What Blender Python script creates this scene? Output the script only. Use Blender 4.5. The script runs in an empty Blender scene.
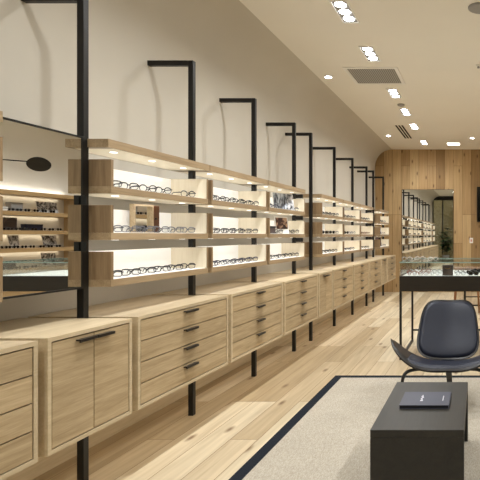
import bpy, bmesh, math, random
from mathutils import Vector, Matrix
random.seed(7)
C = bpy.context.scene.collection
PI = math.pi

# ------------------------------------------------------------------ materials
def lin(c):
    out = []
    for v in c:
        v /= 255.0
        out.append(v / 12.92 if v <= 0.04045 else ((v + 0.055) / 1.055) ** 2.4)
    return (out[0], out[1], out[2], 1.0)

def new_mat(name):
    m = bpy.data.materials.new(name); m.use_nodes = True
    nt = m.node_tree
    return m, nt, nt.nodes['Principled BSDF']

def plain(name, col, rough=0.5, metal=0.0, spec=0.5, emit=None, es=0.0, noise=0.0, nscale=8.0, bump=0.0, bscale=200.0):
    m, nt, b = new_mat(name)
    b.inputs['Base Color'].default_value = lin(col)
    b.inputs['Roughness'].default_value = rough
    b.inputs['Metallic'].default_value = metal
    b.inputs['Specular IOR Level'].default_value = spec
    if emit:
        b.inputs['Emission Color'].default_value = lin(emit); b.inputs['Emission Strength'].default_value = es
    tc = nt.nodes.new('ShaderNodeTexCoord')
    if noise:
        n = nt.nodes.new('ShaderNodeTexNoise'); n.inputs['Scale'].default_value = nscale; n.inputs['Detail'].default_value = 4
        nt.links.new(tc.outputs['Object'], n.inputs['Vector'])
        r = nt.nodes.new('ShaderNodeValToRGB')
        a = lin(col)
        r.color_ramp.elements[0].position = .3; r.color_ramp.elements[1].position = .7
        r.color_ramp.elements[0].color = tuple(v * (1 - noise) for v in a[:3]) + (1,)
        r.color_ramp.elements[1].color = tuple(min(1, v * (1 + noise)) for v in a[:3]) + (1,)
        nt.links.new(n.outputs['Fac'], r.inputs['Fac']); nt.links.new(r.outputs['Color'], b.inputs['Base Color'])
    if bump:
        n2 = nt.nodes.new('ShaderNodeTexNoise'); n2.inputs['Scale'].default_value = bscale
        nt.links.new(tc.outputs['Object'], n2.inputs['Vector'])
        bp = nt.nodes.new('ShaderNodeBump'); bp.inputs['Strength'].default_value = bump; bp.inputs['Distance'].default_value = .003
        nt.links.new(n2.outputs['Fac'], bp.inputs['Height']); nt.links.new(bp.outputs['Normal'], b.inputs['Normal'])
    return m

def wood(name, dark, light, axis='Y', stretch=18.0, along=1.1, rough=0.45, contrast=(.32, .7)):
    """oak veneer: noise stretched along the grain axis, shifted per object"""
    m, nt, b = new_mat(name)
    L = nt.links.new
    tc = nt.nodes.new('ShaderNodeTexCoord'); oi = nt.nodes.new('ShaderNodeObjectInfo')
    mul = nt.nodes.new('ShaderNodeVectorMath'); mul.operation = 'SCALE'
    comb = nt.nodes.new('ShaderNodeCombineXYZ')
    for i in range(3): L(oi.outputs['Random'], comb.inputs[i])
    L(comb.outputs[0], mul.inputs[0]); mul.inputs['Scale'].default_value = 13.0
    add = nt.nodes.new('ShaderNodeVectorMath'); add.operation = 'ADD'
    L(tc.outputs['Object'], add.inputs[0]); L(mul.outputs[0], add.inputs[1])
    mp = nt.nodes.new('ShaderNodeMapping')
    s = [stretch] * 3; s['XYZ'.index(axis)] = along
    mp.inputs['Scale'].default_value = s
    L(add.outputs[0], mp.inputs['Vector'])
    n1 = nt.nodes.new('ShaderNodeTexNoise'); n1.inputs['Scale'].default_value = 1.0; n1.inputs['Detail'].default_value = 5
    n1.inputs['Roughness'].default_value = .6; n1.inputs['Distortion'].default_value = .5
    L(mp.outputs[0], n1.inputs['Vector'])
    n2 = nt.nodes.new('ShaderNodeTexNoise'); n2.inputs['Scale'].default_value = 6.0; n2.inputs['Detail'].default_value = 3
    L(mp.outputs[0], n2.inputs['Vector'])
    mx = nt.nodes.new('ShaderNodeMath'); mx.operation = 'MULTIPLY_ADD'
    mx.inputs[1].default_value = .35; L(n2.outputs['Fac'], mx.inputs[0])
    sc = nt.nodes.new('ShaderNodeMath'); sc.operation = 'MULTIPLY'; sc.inputs[1].default_value = .65
    L(n1.outputs['Fac'], sc.inputs[0]); L(sc.outputs[0], mx.inputs[2])
    r = nt.nodes.new('ShaderNodeValToRGB')
    r.color_ramp.elements[0].position, r.color_ramp.elements[1].position = contrast
    r.color_ramp.elements[0].color = lin(dark); r.color_ramp.elements[1].color = lin(light)
    L(mx.outputs[0], r.inputs['Fac'])
    hv = nt.nodes.new('ShaderNodeHueSaturation')
    va = nt.nodes.new('ShaderNodeMapRange'); va.inputs['To Min'].default_value = .92; va.inputs['To Max'].default_value = 1.08
    L(oi.outputs['Random'], va.inputs['Value']); L(va.outputs[0], hv.inputs['Value']); L(r.outputs['Color'], hv.inputs['Color'])
    L(hv.outputs[0], b.inputs['Base Color'])
    b.inputs['Roughness'].default_value = rough
    b.inputs['Specular IOR Level'].default_value = .35
    return m

def planks(name, along, across, width, length, cols, knot=(90, 62, 34), rough=.4, gap=(120, 92, 60), knotscale=2.2, mort=.0025):
    """boards: brick pattern along one axis, per-board tone, grain and knots; all from object coordinates"""
    m, nt, b = new_mat(name); L = nt.links.new
    tc = nt.nodes.new('ShaderNodeTexCoord'); sp = nt.nodes.new('ShaderNodeSeparateXYZ'); L(tc.outputs['Object'], sp.inputs[0])
    co = nt.nodes.new('ShaderNodeCombineXYZ')
    L(sp.outputs[along], co.inputs['X']); L(sp.outputs[across], co.inputs['Y'])
    br = nt.nodes.new('ShaderNodeTexBrick')
    br.inputs['Scale'].default_value = 1.0; br.inputs['Brick Width'].default_value = length; br.inputs['Row Height'].default_value = width
    br.inputs['Mortar Size'].default_value = mort; br.offset = .37; br.offset_frequency = 3; br.squash = 1.0
    br.inputs['Color1'].default_value = (0, 0, 0, 1); br.inputs['Color2'].default_value = (1, 1, 1, 1)
    br.inputs['Mortar'].default_value = (.5, .5, .5, 1)
    L(co.outputs[0], br.inputs['Vector'])
    # tone ramp per board
    rt = nt.nodes.new('ShaderNodeValToRGB')
    rt.color_ramp.elements[0].color = lin(cols[0]); rt.color_ramp.elements[1].color = lin(cols[2])
    e = rt.color_ramp.elements.new(.5); e.color = lin(cols[1])
    L(br.outputs['Color'], rt.inputs['Fac'])
    # grain shifted per board
    sh = nt.nodes.new('ShaderNodeVectorMath'); sh.operation = 'SCALE'; sh.inputs['Scale'].default_value = 9.0
    L(br.outputs['Color'], sh.inputs[0])
    ad = nt.nodes.new('ShaderNodeVectorMath'); ad.operation = 'ADD'; L(co.outputs[0], ad.inputs[0]); L(sh.outputs[0], ad.inputs[1])
    mp = nt.nodes.new('ShaderNodeMapping'); mp.inputs['Scale'].default_value = (1.3, 22, 1); L(ad.outputs[0], mp.inputs['Vector'])
    n = nt.nodes.new('ShaderNodeTexNoise'); n.inputs['Scale'].default_value = 1; n.inputs['Detail'].default_value = 5; n.inputs['Distortion'].default_value = .6
    L(mp.outputs[0], n.inputs['Vector'])
    gr = nt.nodes.new('ShaderNodeValToRGB'); gr.color_ramp.elements[0].position = .3; gr.color_ramp.elements[1].position = .7
    gr.color_ramp.elements[0].color = (.78, .76, .72, 1); gr.color_ramp.elements[1].color = (1.08, 1.08, 1.08, 1)
    L(n.outputs['Fac'], gr.inputs['Fac'])
    mu = nt.nodes.new('ShaderNodeMix'); mu.data_type = 'RGBA'; mu.blend_type = 'MULTIPLY'; mu.inputs[0].default_value = 1
    L(rt.outputs['Color'], mu.inputs[6]); L(gr.outputs['Color'], mu.inputs[7])
    # knots
    mk = nt.nodes.new('ShaderNodeMapping'); mk.inputs['Scale'].default_value = (knotscale * .55, knotscale * 1.5, 1); L(ad.outputs[0], mk.inputs['Vector'])
    vo = nt.nodes.new('ShaderNodeTexVoronoi'); vo.voronoi_dimensions = '2D'; vo.inputs['Scale'].default_value = 1.0; L(mk.outputs[0], vo.inputs['Vector'])
    rk = nt.nodes.new('ShaderNodeValToRGB'); rk.color_ramp.elements[0].position = .02; rk.color_ramp.elements[1].position = .085
    rk.color_ramp.elements[0].color = (.85, .85, .85, 1); rk.color_ramp.elements[1].color = (0, 0, 0, 1)
    L(vo.outputs['Distance'], rk.inputs['Fac'])
    m2 = nt.nodes.new('ShaderNodeMix'); m2.data_type = 'RGBA'; L(rk.outputs['Color'], m2.inputs[0])
    L(mu.outputs[2], m2.inputs[6]); m2.inputs[7].default_value = lin(knot)
    m3 = nt.nodes.new('ShaderNodeMix'); m3.data_type = 'RGBA'; L(br.outputs['Fac'], m3.inputs[0])
    L(m2.outputs[2], m3.inputs[6]); m3.inputs[7].default_value = lin(gap)
    L(m3.outputs[2], b.inputs['Base Color'])
    b.inputs['Roughness'].default_value = rough; b.inputs['Specular IOR Level'].default_value = .35
    return m

def glass(name, tint=(251, 253, 252), refl=.07, rough=0.0):
    m = bpy.data.materials.new(name); m.use_nodes = True; nt = m.node_tree; nt.nodes.clear()
    o = nt.nodes.new('ShaderNodeOutputMaterial'); mix = nt.nodes.new('ShaderNodeMixShader')
    t = nt.nodes.new('ShaderNodeBsdfTransparent'); g = nt.nodes.new('ShaderNodeBsdfGlossy')
    t.inputs[0].default_value = lin(tint); g.inputs['Roughness'].default_value = rough
    lw = nt.nodes.new('ShaderNodeLayerWeight'); lw.inputs['Blend'].default_value = .25
    ma = nt.nodes.new('ShaderNodeMath'); ma.operation = 'MULTIPLY_ADD'; ma.inputs[1].default_value = .5; ma.inputs[2].default_value = refl
    nt.links.new(lw.outputs['Fresnel'], ma.inputs[0])
    nt.links.new(ma.outputs[0], mix.inputs[0]); nt.links.new(t.outputs[0], mix.inputs[1]); nt.links.new(g.outputs[0], mix.inputs[2])
    nt.links.new(mix.outputs[0], o.inputs[0])
    return m

def emissive(name, col, strength):
    m = bpy.data.materials.new(name); m.use_nodes = True; nt = m.node_tree; nt.nodes.clear()
    o = nt.nodes.new('ShaderNodeOutputMaterial'); e = nt.nodes.new('ShaderNodeEmission')
    e.inputs[0].default_value = lin(col); e.inputs[1].default_value = strength
    nt.links.new(e.outputs[0], o.inputs[0]); return m

def picture(name, cols, scale=9.0, seed=0.0, stretch=(1, 1, 1)):
    """abstract print: a few bands of tone from noise"""
    m, nt, b = new_mat(name); L = nt.links.new
    tc = nt.nodes.new('ShaderNodeTexCoord'); mp = nt.nodes.new('ShaderNodeMapping')
    mp.inputs['Location'].default_value = (seed, seed * 1.7, seed * .6); mp.inputs['Scale'].default_value = stretch
    L(tc.outputs['Object'], mp.inputs[0])
    n = nt.nodes.new('ShaderNodeTexNoise'); n.inputs['Scale'].default_value = scale; n.inputs['Detail'].default_value = 2; n.inputs['Distortion'].default_value = 1.2
    L(mp.outputs[0], n.inputs['Vector'])
    r = nt.nodes.new('ShaderNodeValToRGB'); r.color_ramp.interpolation = 'LINEAR'
    el = r.color_ramp.elements
    el[0].position = .38; el[0].color = lin(cols[0]); el[1].position = .62; el[1].color = lin(cols[-1])
    for k, c in enumerate(cols[1:-1]):
        e = el.new(.38 + .24 * (k + 1) / (len(cols) - 1)); e.color = lin(c)
    L(n.outputs['Fac'], r.inputs['Fac']); L(r.outputs['Color'], b.inputs['Base Color']); b.inputs['Roughness'].default_value = .35
    return m

M = {}
M['wall'] = plain('wall_paint', (198, 191, 177), .85, spec=.2, noise=.025, nscale=1.5)
M['ceiling'] = plain('ceiling_paint', (236, 231, 220), .9, spec=.2, noise=.015, nscale=1.2)
M['opp'] = plain('opposite_wall_paint', (214, 210, 202), .85, spec=.2)
M['floor'] = planks('oak_floor', 'Y', 'X', .19, 2.1, [(166, 145, 112), (196, 177, 146), (212, 198, 170)], knot=(104, 76, 46), gap=(128, 104, 74), rough=.42, knotscale=1.9)
M['oakwall'] = planks('oak_wall_boards', 'Z', 'X', .215, 1.9, [(146, 117, 78), (178, 147, 104), (200, 172, 128)], knot=(84, 58, 34), gap=(106, 80, 48), rough=.6, knotscale=2.4, mort=.003)
M['oak'] = wood('pale_oak_horizontal', (166, 144, 112), (206, 187, 156), 'Y')
M['oakframe'] = wood('pale_oak_frame', (186, 166, 132), (212, 194, 162), 'Y')
M['oakfront'] = wood('oak_front_veneer', (156, 133, 98), (200, 178, 142), 'Y', stretch=26, along=1.6)
M['oakv'] = wood('pale_oak_vertical', (158, 134, 100), (194, 170, 134), 'Z')
M['oakvd'] = wood('brown_oak_vertical', (126, 102, 74), (168, 142, 108), 'Z')
M['oakin'] = wood('lit_oak_inside', (226, 214, 190), (242, 233, 214), 'Z')  # lit tone of the oak, painted in for the inner end faces
M['oakshelf'] = wood('oak_shelf_board', (142, 120, 90), (184, 160, 126), 'Y')
M['walnut'] = wood('walnut', (78, 46, 28), (120, 78, 50), 'Z')
M['stoolwood'] = wood('warm_wood', (118, 76, 44), (152, 106, 66), 'Z')
M['opposite_oak'] = wood('opposite_oak', (150, 122, 84), (182, 154, 112), 'Y')
M['black'] = plain('black_steel', (14, 13, 12), .42, metal=.0, spec=.45)
M['blackhandle'] = plain('black_handle', (38, 34, 32), .3, metal=.3)
M['gapdark'] = plain('dark_gap', (30, 24, 18), .9)
M['tableblack'] = wood('black_stained_oak', (34, 29, 23), (46, 40, 32), 'X', rough=.4)
M['coffee'] = wood('charcoal_stained_oak', (35, 32, 27), (47, 44, 38), 'Y', rough=.45)
M['whitepanel'] = plain('white_panel_added_glow', (246, 244, 238), .6, emit=(248, 252, 255), es=.18)  # faint glow added so the shelf liners look brightly lit
M['white'] = plain('white_enamel', (235, 232, 226), .5)
M['cream'] = plain('cream_bounce_light', (240, 230, 208), .6)  # light bounced onto the shelf undersides, put into the colour
M['tray'] = plain('white_tray', (250, 249, 246), .5)
M['lamp'] = emissive('lamp_lens', (248, 251, 253), 34.0)
M['spot'] = emissive('small_spot_lens', (255, 252, 246), 3.0)
M['panelglow'] = emissive('panel_glow', (255, 244, 226), 8.0)
M['ledstrip'] = emissive('led_strip', (255, 250, 242), 24.0)
M['greyhousing'] = plain('grey_housing', (150, 148, 145), .5)
M['vent'] = None
M['rug'] = None
M['rugborder'] = plain('rug_border', (34, 38, 45), .95, spec=.1, bump=.6, bscale=500)
M['leather'] = plain('navy_leather', (26, 30, 44), .45, spec=.35, noise=.06, nscale=30, bump=.15, bscale=350)
M['shell'] = plain('black_plywood', (30, 28, 27), .35)
M['mirror'] = plain('mirror_glass', (238, 240, 238), 0.0, metal=1.0)
M['glass'] = glass('clear_glass')
M['glassedge'] = plain('green_glass_edge', (140, 162, 154), .2)
M['shopglass'] = glass('shopfront_glass', (226, 228, 224), .08)
M['lens'] = glass('clear_lens', (246, 247, 248), .03)
M['darklens'] = plain('dark_lens', (24, 22, 24), .08)
M['tvscreen'] = plain('tv_screen', (14, 14, 15), .15)
M['brass'] = plain('brass', (170, 130, 70), .3, metal=.9)
M['bookcover'] = plain('navy_book_cover', (54, 57, 72), .45, noise=.05, nscale=60)
M['bookdark'] = plain('dark_page_edge', (22, 22, 30), .6)
M['print'] = plain('silver_print', (215, 215, 222), .5)
M['darkbox'] = plain('dark_brown_card', (72, 58, 54), .6)
M['olive'] = plain('olive_cladding', (112, 100, 72), .8, noise=.15, nscale=2)
M['leaf'] = plain('dark_leaf', (46, 68, 38), .45, noise=.35, nscale=9)
M['bark'] = plain('bark', (84, 68, 48), .9)
M['soil'] = plain('soil', (48, 38, 28), .95)
M['pot'] = plain('grey_pot', (120, 118, 112), .8)
M['toggle'] = plain('switch_toggle', (205, 150, 140), .5)
EYE = {'black': plain('black_acetate', (16, 16, 20), .3), 'dark blue': plain('blue_acetate', (24, 30, 58), .3),
       'tortoiseshell': plain('tortoise_acetate', (112, 72, 42), .3, noise=.5, nscale=60),
       'grey': plain('grey_acetate', (104, 104, 110), .3), 'brown': plain('brown_acetate', (88, 66, 52), .3),
       'reddish': plain('reddish_acetate', (140, 84, 66), .3), 'clear': plain('clear_acetate', (196, 192, 186), .25)}

# woven rug
m, nt, b = new_mat('woven_rug'); L = nt.links.new
tc = nt.nodes.new('ShaderNodeTexCoord')
wv = nt.nodes.new('ShaderNodeTexNoise'); wv.inputs['Scale'].default_value = 260; wv.inputs['Detail'].default_value = 3
w2 = nt.nodes.new('ShaderNodeTexNoise'); w2.inputs['Scale'].default_value = 1.6; w2.inputs['Detail'].default_value = 3
mpn = nt.nodes.new('ShaderNodeMapping'); mpn.inputs['Scale'].default_value = (1, .22, 1)
L(tc.outputs['Object'], mpn.inputs[0]); L(mpn.outputs[0], wv.inputs['Vector']); L(tc.outputs['Object'], w2.inputs['Vector'])
r = nt.nodes.new('ShaderNodeValToRGB'); r.color_ramp.elements[0].position = .3; r.color_ramp.elements[1].position = .7
r.color_ramp.elements[0].color = lin((152, 143, 128)); r.color_ramp.elements[1].color = lin((194, 186, 171))
ma = nt.nodes.new('ShaderNodeMath'); ma.operation = 'MULTIPLY_ADD'; ma.inputs[1].default_value = .2; L(w2.outputs['Fac'], ma.inputs[0])
ms = nt.nodes.new('ShaderNodeMath'); ms.operation = 'MULTIPLY'; ms.inputs[1].default_value = .8; L(wv.outputs['Fac'], ms.inputs[0]); L(ms.outputs[0], ma.inputs[2])
L(ma.outputs[0], r.inputs['Fac']); L(r.outputs['Color'], b.inputs['Base Color'])
b.inputs['Roughness'].default_value = 1.0; b.inputs['Specular IOR Level'].default_value = .05
bp = nt.nodes.new('ShaderNodeBump'); bp.inputs['Strength'].default_value = .5; bp.inputs['Distance'].default_value = .004
L(wv.outputs['Fac'], bp.inputs['Height']); L(bp.outputs[0], b.inputs['Normal'])
M['rug'] = m
# vent grille: fine dark slots across
m, nt, b = new_mat('grille'); L = nt.links.new
tc = nt.nodes.new('ShaderNodeTexCoord'); wt = nt.nodes.new('ShaderNodeTexWave'); wt.bands_direction = 'X'; wt.inputs['Scale'].default_value = 12
r = nt.nodes.new('ShaderNodeValToRGB'); r.color_ramp.elements[0].color = lin((96, 94, 90)); r.color_ramp.elements[1].color = lin((172, 168, 160))
L(tc.outputs['Object'], wt.inputs['Vector']); L(wt.outputs['Fac'], r.inputs['Fac']); L(r.outputs['Color'], b.inputs['Base Color'])
M['vent'] = m

# ------------------------------------------------------------------ mesh helpers
class MB:
    def __init__(s): s.v, s.f, s.sm, s.mi = [], [], [], []
    def add(s, vs, fs, smooth=False, mi=0):
        o = len(s.v); s.v += [tuple(p) for p in vs]
        for f in fs: s.f.append(tuple(o + i for i in f)); s.sm.append(smooth); s.mi.append(mi)
        return s
    def box(s, x0, x1, y0, y1, z0, z1, mi=0):
        vs = [(x0, y0, z0), (x1, y0, z0), (x1, y1, z0), (x0, y1, z0), (x0, y0, z1), (x1, y0, z1), (x1, y1, z1), (x0, y1, z1)]
        return s.add(vs, [(0, 3, 2, 1), (4, 5, 6, 7), (0, 1, 5, 4), (1, 2, 6, 5), (2, 3, 7, 6), (3, 0, 4, 7)], False, mi)
    def obox(s, c, ax, ay, az, mi=0):
        """box from centre and three half-axis vectors"""
        c, ax, ay, az = map(Vector, (c, ax, ay, az))
        vs = [c + sx * ax + sy * ay + sz * az for sz in (-1, 1) for sx, sy in ((-1, -1), (1, -1), (1, 1), (-1, 1))]
        return s.add(vs, [(0, 3, 2, 1), (4, 5, 6, 7), (0, 1, 5, 4), (1, 2, 6, 5), (2, 3, 7, 6), (3, 0, 4, 7)], False, mi)
    def prism(s, poly, z0, z1, axis='Z', mi=0, smooth=False):
        n = len(poly)
        def P(a, b, c):
            return {'Z': (a, b, c), 'Y': (a, c, b), 'X': (c, a, b)}[axis]
        vs = [P(a, b, z0) for a, b in poly] + [P(a, b, z1) for a, b in poly]
        o = len(s.v)
        s.add(vs, [tuple(range(n - 1, -1, -1)), tuple(range(n, 2 * n))], False, mi)
        for i in range(n):
            j = (i + 1) % n; s.f.append((o + i, o + j, o + n + j, o + n + i)); s.sm.append(smooth); s.mi.append(mi)
        return s
    def tube(s, pts, r, n=8, closed=False, mi=0, flat=1.0, cap=True):
        pts = [Vector(p) for p in pts]; N = len(pts)
        rs = r if isinstance(r, (list, tuple)) else [r] * N
        rings = []; up = None
        for i, p in enumerate(pts):
            a = pts[(i - 1) % N] if (closed or i > 0) else p
            c = pts[(i + 1) % N] if (closed or i < N - 1) else p
            t = (c - a).normalized()
            if up is None:
                up = Vector((0, 0, 1)) if abs(t.z) < .9 else Vector((0, 1, 0))
            u = t.cross(up)
            if u.length < 1e-4: u = t.cross(Vector((1, 0, 0)))
            u.normalize(); w = u.cross(t).normalized(); up = w
            rings.append([p + rs[i] * (math.cos(2 * PI * k / n) * u + flat * math.sin(2 * PI * k / n) * w) for k in range(n)])
        o = len(s.v)
        for R in rings: s.v += [tuple(q) for q in R]
        for i in range(N if closed else N - 1):
            j = (i + 1) % N
            for k in range(n):
                l = (k + 1) % n
                s.f.append((o + i * n + k, o + i * n + l, o + j * n + l, o + j * n + k)); s.sm.append(True); s.mi.append(mi)
        if not closed and cap:
            s.f.append(tuple(o + k for k in range(n - 1, -1, -1))); s.sm.append(False); s.mi.append(mi)
            s.f.append(tuple(o + (N - 1) * n + k for k in range(n))); s.sm.append(False); s.mi.append(mi)
        return s
    def lathe(s, prof, c=(0, 0, 0), n=24, mi=0, axis='Z'):
        o = len(s.v)
        for r_, z in prof:
            for k in range(n):
                a = 2 * PI * k / n
                x, y = r_ * math.cos(a), r_ * math.sin(a)
                p = {'Z': (x, y, z), 'X': (z, x, y), 'Y': (x, z, y)}[axis]
                s.v.append((c[0] + p[0], c[1] + p[1], c[2] + p[2]))
        for i in range(len(prof) - 1):
            for k in range(n):
                l = (k + 1) % n
                s.f.append((o + i * n + k, o + i * n + l, o + (i + 1) * n + l, o + (i + 1) * n + k)); s.sm.append(True); s.mi.append(mi)
        s.f.append(tuple(o + k for k in range(n - 1, -1, -1))); s.sm.append(False); s.mi.append(mi)
        q = o + (len(prof) - 1) * n
        s.f.append(tuple(q + k for k in range(n))); s.sm.append(False); s.mi.append(mi)
        return s
    def build(s, name, mat, parent=None, bevel=0, subsurf=0, fix=False):
        me = bpy.data.meshes.new(name); me.from_pydata(s.v, [], s.f); me.update()
        for mm in (mat if isinstance(mat, (list, tuple)) else [mat]): me.materials.append(mm)
        me.polygons.foreach_set('use_smooth', s.sm); me.polygons.foreach_set('material_index', s.mi)
        if fix:
            bm = bmesh.new(); bm.from_mesh(me); bmesh.ops.recalc_face_normals(bm, faces=bm.faces); bm.to_mesh(me); bm.free()
        o = bpy.data.objects.new(name, me); C.objects.link(o)
        if parent: o.parent = parent
        if bevel:
            bv = o.modifiers.new('bevel', 'BEVEL'); bv.width = bevel; bv.segments = 2; bv.limit_method = 'ANGLE'
        if subsurf:
            sb = o.modifiers.new('sub', 'SUBSURF'); sb.levels = subsurf; sb.render_levels = subsurf
        return o

def B(*a, **k): return MB().box(*a, **k)

def tag(o, label, cat, group=None):
    o['label'] = label; o['category'] = cat
    if group: o['group'] = group
    return o
def thing(name, label, cat, loc=(0, 0, 0), rz=0.0, group=None):
    o = bpy.data.objects.new(name, None); C.objects.link(o); o.empty_display_size = .1
    o.location = loc; o.rotation_euler = (0, 0, rz)
    return tag(o, label, cat, group)
def struct(o): o['kind'] = 'structure'; return o
KIDS = {}
def kids(o): return [c for c in bpy.data.objects if c.parent == o]
def copy_tree(o, parent=None):
    c = o.copy(); C.objects.link(c)
    if parent: c.parent = parent
    for ch in kids(o): copy_tree(ch, c)
    return c
def dup(o, loc, label, rz=None, group=None):
    c = copy_tree(o); c.location = loc
    if rz is not None: c.rotation_euler = (0, 0, rz)
    c['label'] = label
    if group: c['group'] = group
    return c

# ------------------------------------------------------------------ room
XW, XR, YB, YF, H = -2.575, 3.4, 12.28, -2.5, 3.5
struct(B(XW - .2, XR + .2, YF - 3.0, YB + .2, -.15, 0).build('floor', M['floor']))
# left wall with curved cove
R_ = .42
prof = [(XW - .2, 0), (XW, 0), (XW, H - .0 - R_)]
for k in range(1, 13):
    a = PI - (PI / 2) * k / 12
    prof.append((XW + R_ + R_ * math.cos(a), H - .0 - R_ + R_ * math.sin(a)))
prof += [(XW + R_, H + .02), (XW - .2, H + .02)]
mbw = MB().prism(prof, YF, YB, axis='Y', smooth=True)
wl = struct(mbw.build('wall_left', M['wall'], fix=True))
try:
    for p in wl.data.polygons: p.use_smooth = len(p.vertices) == 4
    wl.data.set_sharp_from_angle(angle=math.radians(30))
except Exception: pass
struct(B(XW + R_ - .002, XR + .2, YF, YB + .2, H, H + .15).build('ceiling', M['ceiling']))
struct(B(XW - .2, XR + .2, YB, YB + .2, 0, H).build('wall_back', M['oakwall']))
struct(B(XR, XR + .2, YF, YB, 0, H).build('wall_right', M['opp']))
# shopfront: dark header, mullions, glass
fw = MB().box(XW, XR, YF - .1, YF, 3.28, H)
for x in (XW, -2.05, -.6, .9, 2.3, XR - .06): fw.box(x, x + .06, YF - .1, YF, 0, 3.28)
fw.box(XW, XR, YF - .1, YF, 0, .06)
struct(fw.build('wall_front', M['black']))
wg = B(XW + .06, XR - .06, YF - .055, YF - .045, .06, 3.28).build('window_1', M['shopglass']); struct(wg)
struct(B(XW - .2, XR + .2, YF - 2.9, YF - 2.7, 0, 4).build('wall_outside', M['olive']))

# ------------------------------------------------------------------ dimensions of the left run
P = [2.225, 2.82, 3.888, 4.956, 6.024, 6.62, 7.69, 8.78, 9.87, 10.49, 11.57]
XP, PW = -2.24, .019
XC, ZT, ZB = -1.945, .935, .402
XF, XBK = -2.10, -2.385
ORD = ['first', 'second', 'third', 'fourth', 'fifth', 'sixth', 'seventh', 'eighth', 'ninth', 'tenth', 'eleventh', 'twelfth']
ENDS = {0: 'past the mirror', }
# support poles
def make_pole(brackets):
    t = thing('shelf_support_pole', '', 'pole')
    MB().box(-PW, PW, -PW, PW, 0, 2.752).build('post', M['black'], t, bevel=.002)
    B(XW - XP, -PW - .0005, -PW, PW, 2.714, 2.752).build('wall_arm', M['black'], t, bevel=.002)
    if brackets:
        for z in (1.843, 1.582, 1.318):
            B(PW + .0005, .105, -.014, .014, z, z + .046).build('bracket', M['black'], t)
    return t
pole_plain = make_pole(False); pole_br = make_pole(True)
plabel = ['black steel shelf pole on the left edge beyond the wall mirror',
          'large black steel pole before the nearest oak shelf end, beside the wall mirror',
          'second black steel shelf pole from the wall mirror, at the first shelf joint',
          'third black steel shelf pole from the wall mirror', 
          'fourth black steel pole from the wall mirror, ending the first shelving run',
          'fifth black steel pole from the wall mirror, before the second shelving run',
          'sixth black steel shelf pole from the wall mirror', 'seventh black steel shelf pole from the wall mirror',
          'eighth black steel pole from the wall mirror, ending the second shelving run',
          'ninth black steel pole from the wall mirror, before the last short shelf bay',
          'last black steel shelf pole, closest to the oak back wall']
used = set()
for i, y in enumerate(P):
    br = i in (4, 8)
    src = pole_br if br else pole_plain
    o = src if src.name not in used else copy_tree(src)
    used.add(src.name)
    o.location = (XP, y, 0); o['label'] = plabel[i]; o['group'] = 'shelf support poles'

# ------------------------------------------------------------------ cabinets
TH = .02
def case_parts(t, ln, deep):
    """open-fronted box: local x=0 at the front, going negative to the wall; y 0..ln; z 0..hh"""
    hh = ZT - ZB
    c = MB().box(-deep, 0, 0, TH, 0, hh).box(-deep, 0, ln - TH, ln, 0, hh)
    c.box(-deep, 0, TH, ln - TH, 0, TH).box(-deep, -deep + .012, TH, ln - TH, TH, hh - TH)
    c.build('carcass', M['oakframe'], t)
    B(-deep, 0, TH, ln - TH, hh - TH, hh).build('top_panel', M['oakframe'], t)
    B(-.04, -.026, TH, ln - TH, TH, hh - TH).build('shadow_gap_backing', M['gapdark'], t)
    return hh
def pull(y0, y1, z):
    m_ = MB().box(.0006, .024, y0, y1, z - .006, z)
    m_.box(.018, .024, y0, y1, z - .014, z - .006)
    return m_
DEEP = abs(XW - XC) - .004
def make_drawers(ln):
    t = thing('drawer_cabinet', '', 'cabinet'); hh = case_parts(t, ln, DEEP)
    g = .006; z0, z1 = TH + g, hh - TH - g; n = 4; dh = (z1 - z0 - (n - 1) * g) / n
    for k in range(n):
        a = z0 + k * (dh + g)
        d = B(-.025, -.002, TH + g, ln - TH - g, a, a + dh).build('drawer', M['oakfront'], t)
        h = pull(ln / 2 - .07, ln / 2 + .07, a + dh - .010)
        h.v = [(x - .002, y, z) for x, y, z in h.v]
        h.build('handle', M['blackhandle'], d)
    return t
def make_doors(ln):
    t = thing('door_cabinet', '', 'cabinet'); hh = case_parts(t, ln, DEEP)
    g = .006
    for s in (0, 1):
        y0 = TH + g if s == 0 else ln / 2 + g / 2
        y1 = ln / 2 - g / 2 if s == 0 else ln - TH - g
        d = B(-.025, -.002, y0, y1, TH + g, hh - TH - g).build('door', M['oakfront'], t)
        h = pull(*((ln / 2 - .115, ln / 2 - .003) if s == 0 else (ln / 2 + .003, ln / 2 + .115)), hh - TH - .02)
        h.v = [(x - .002, y, z) for x, y, z in h.v]
        h.build('handle', M['blackhandle'], d)
    return t
LN = 1.018; LD = .545
dr = make_drawers(LN); dd = make_doors(LD)
segs = [(-1, 2.2 - LN, 'd', 'oak drawer cabinet cut off by the left edge of the photo'),
        (0, P[0], 'D', 'oak cabinet with two doors and one black double handle under the wall mirror'),
        (1, P[1], 'd', 'oak four-drawer cabinet just right of the near two-door cabinet'),
        (2, P[2], 'd', 'second oak four-drawer cabinet to the right of the near two-door cabinet'),
        (3, P[3], 'd', 'third oak four-drawer cabinet, before the narrow two-door cabinet mid-run'),
        (4, P[4], 'D', 'narrow oak two-door cabinet in the middle of the long row'),
        (5, P[5], 'd', 'oak four-drawer cabinet right after the narrow mid-run two-door cabinet'),
        (6, P[6], 'd', 'oak four-drawer cabinet, middle one of the three in the far run'),
        (7, P[7], 'd', 'oak four-drawer cabinet left of the farthest two-door cabinet'),
        (8, P[8], 'D', 'farthest narrow oak two-door cabinet near the oak back wall'),
        (9, P[9], 'd', 'last oak four-drawer cabinet, nearest the oak back wall')]
first = {'d': True, 'D': True}
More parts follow.
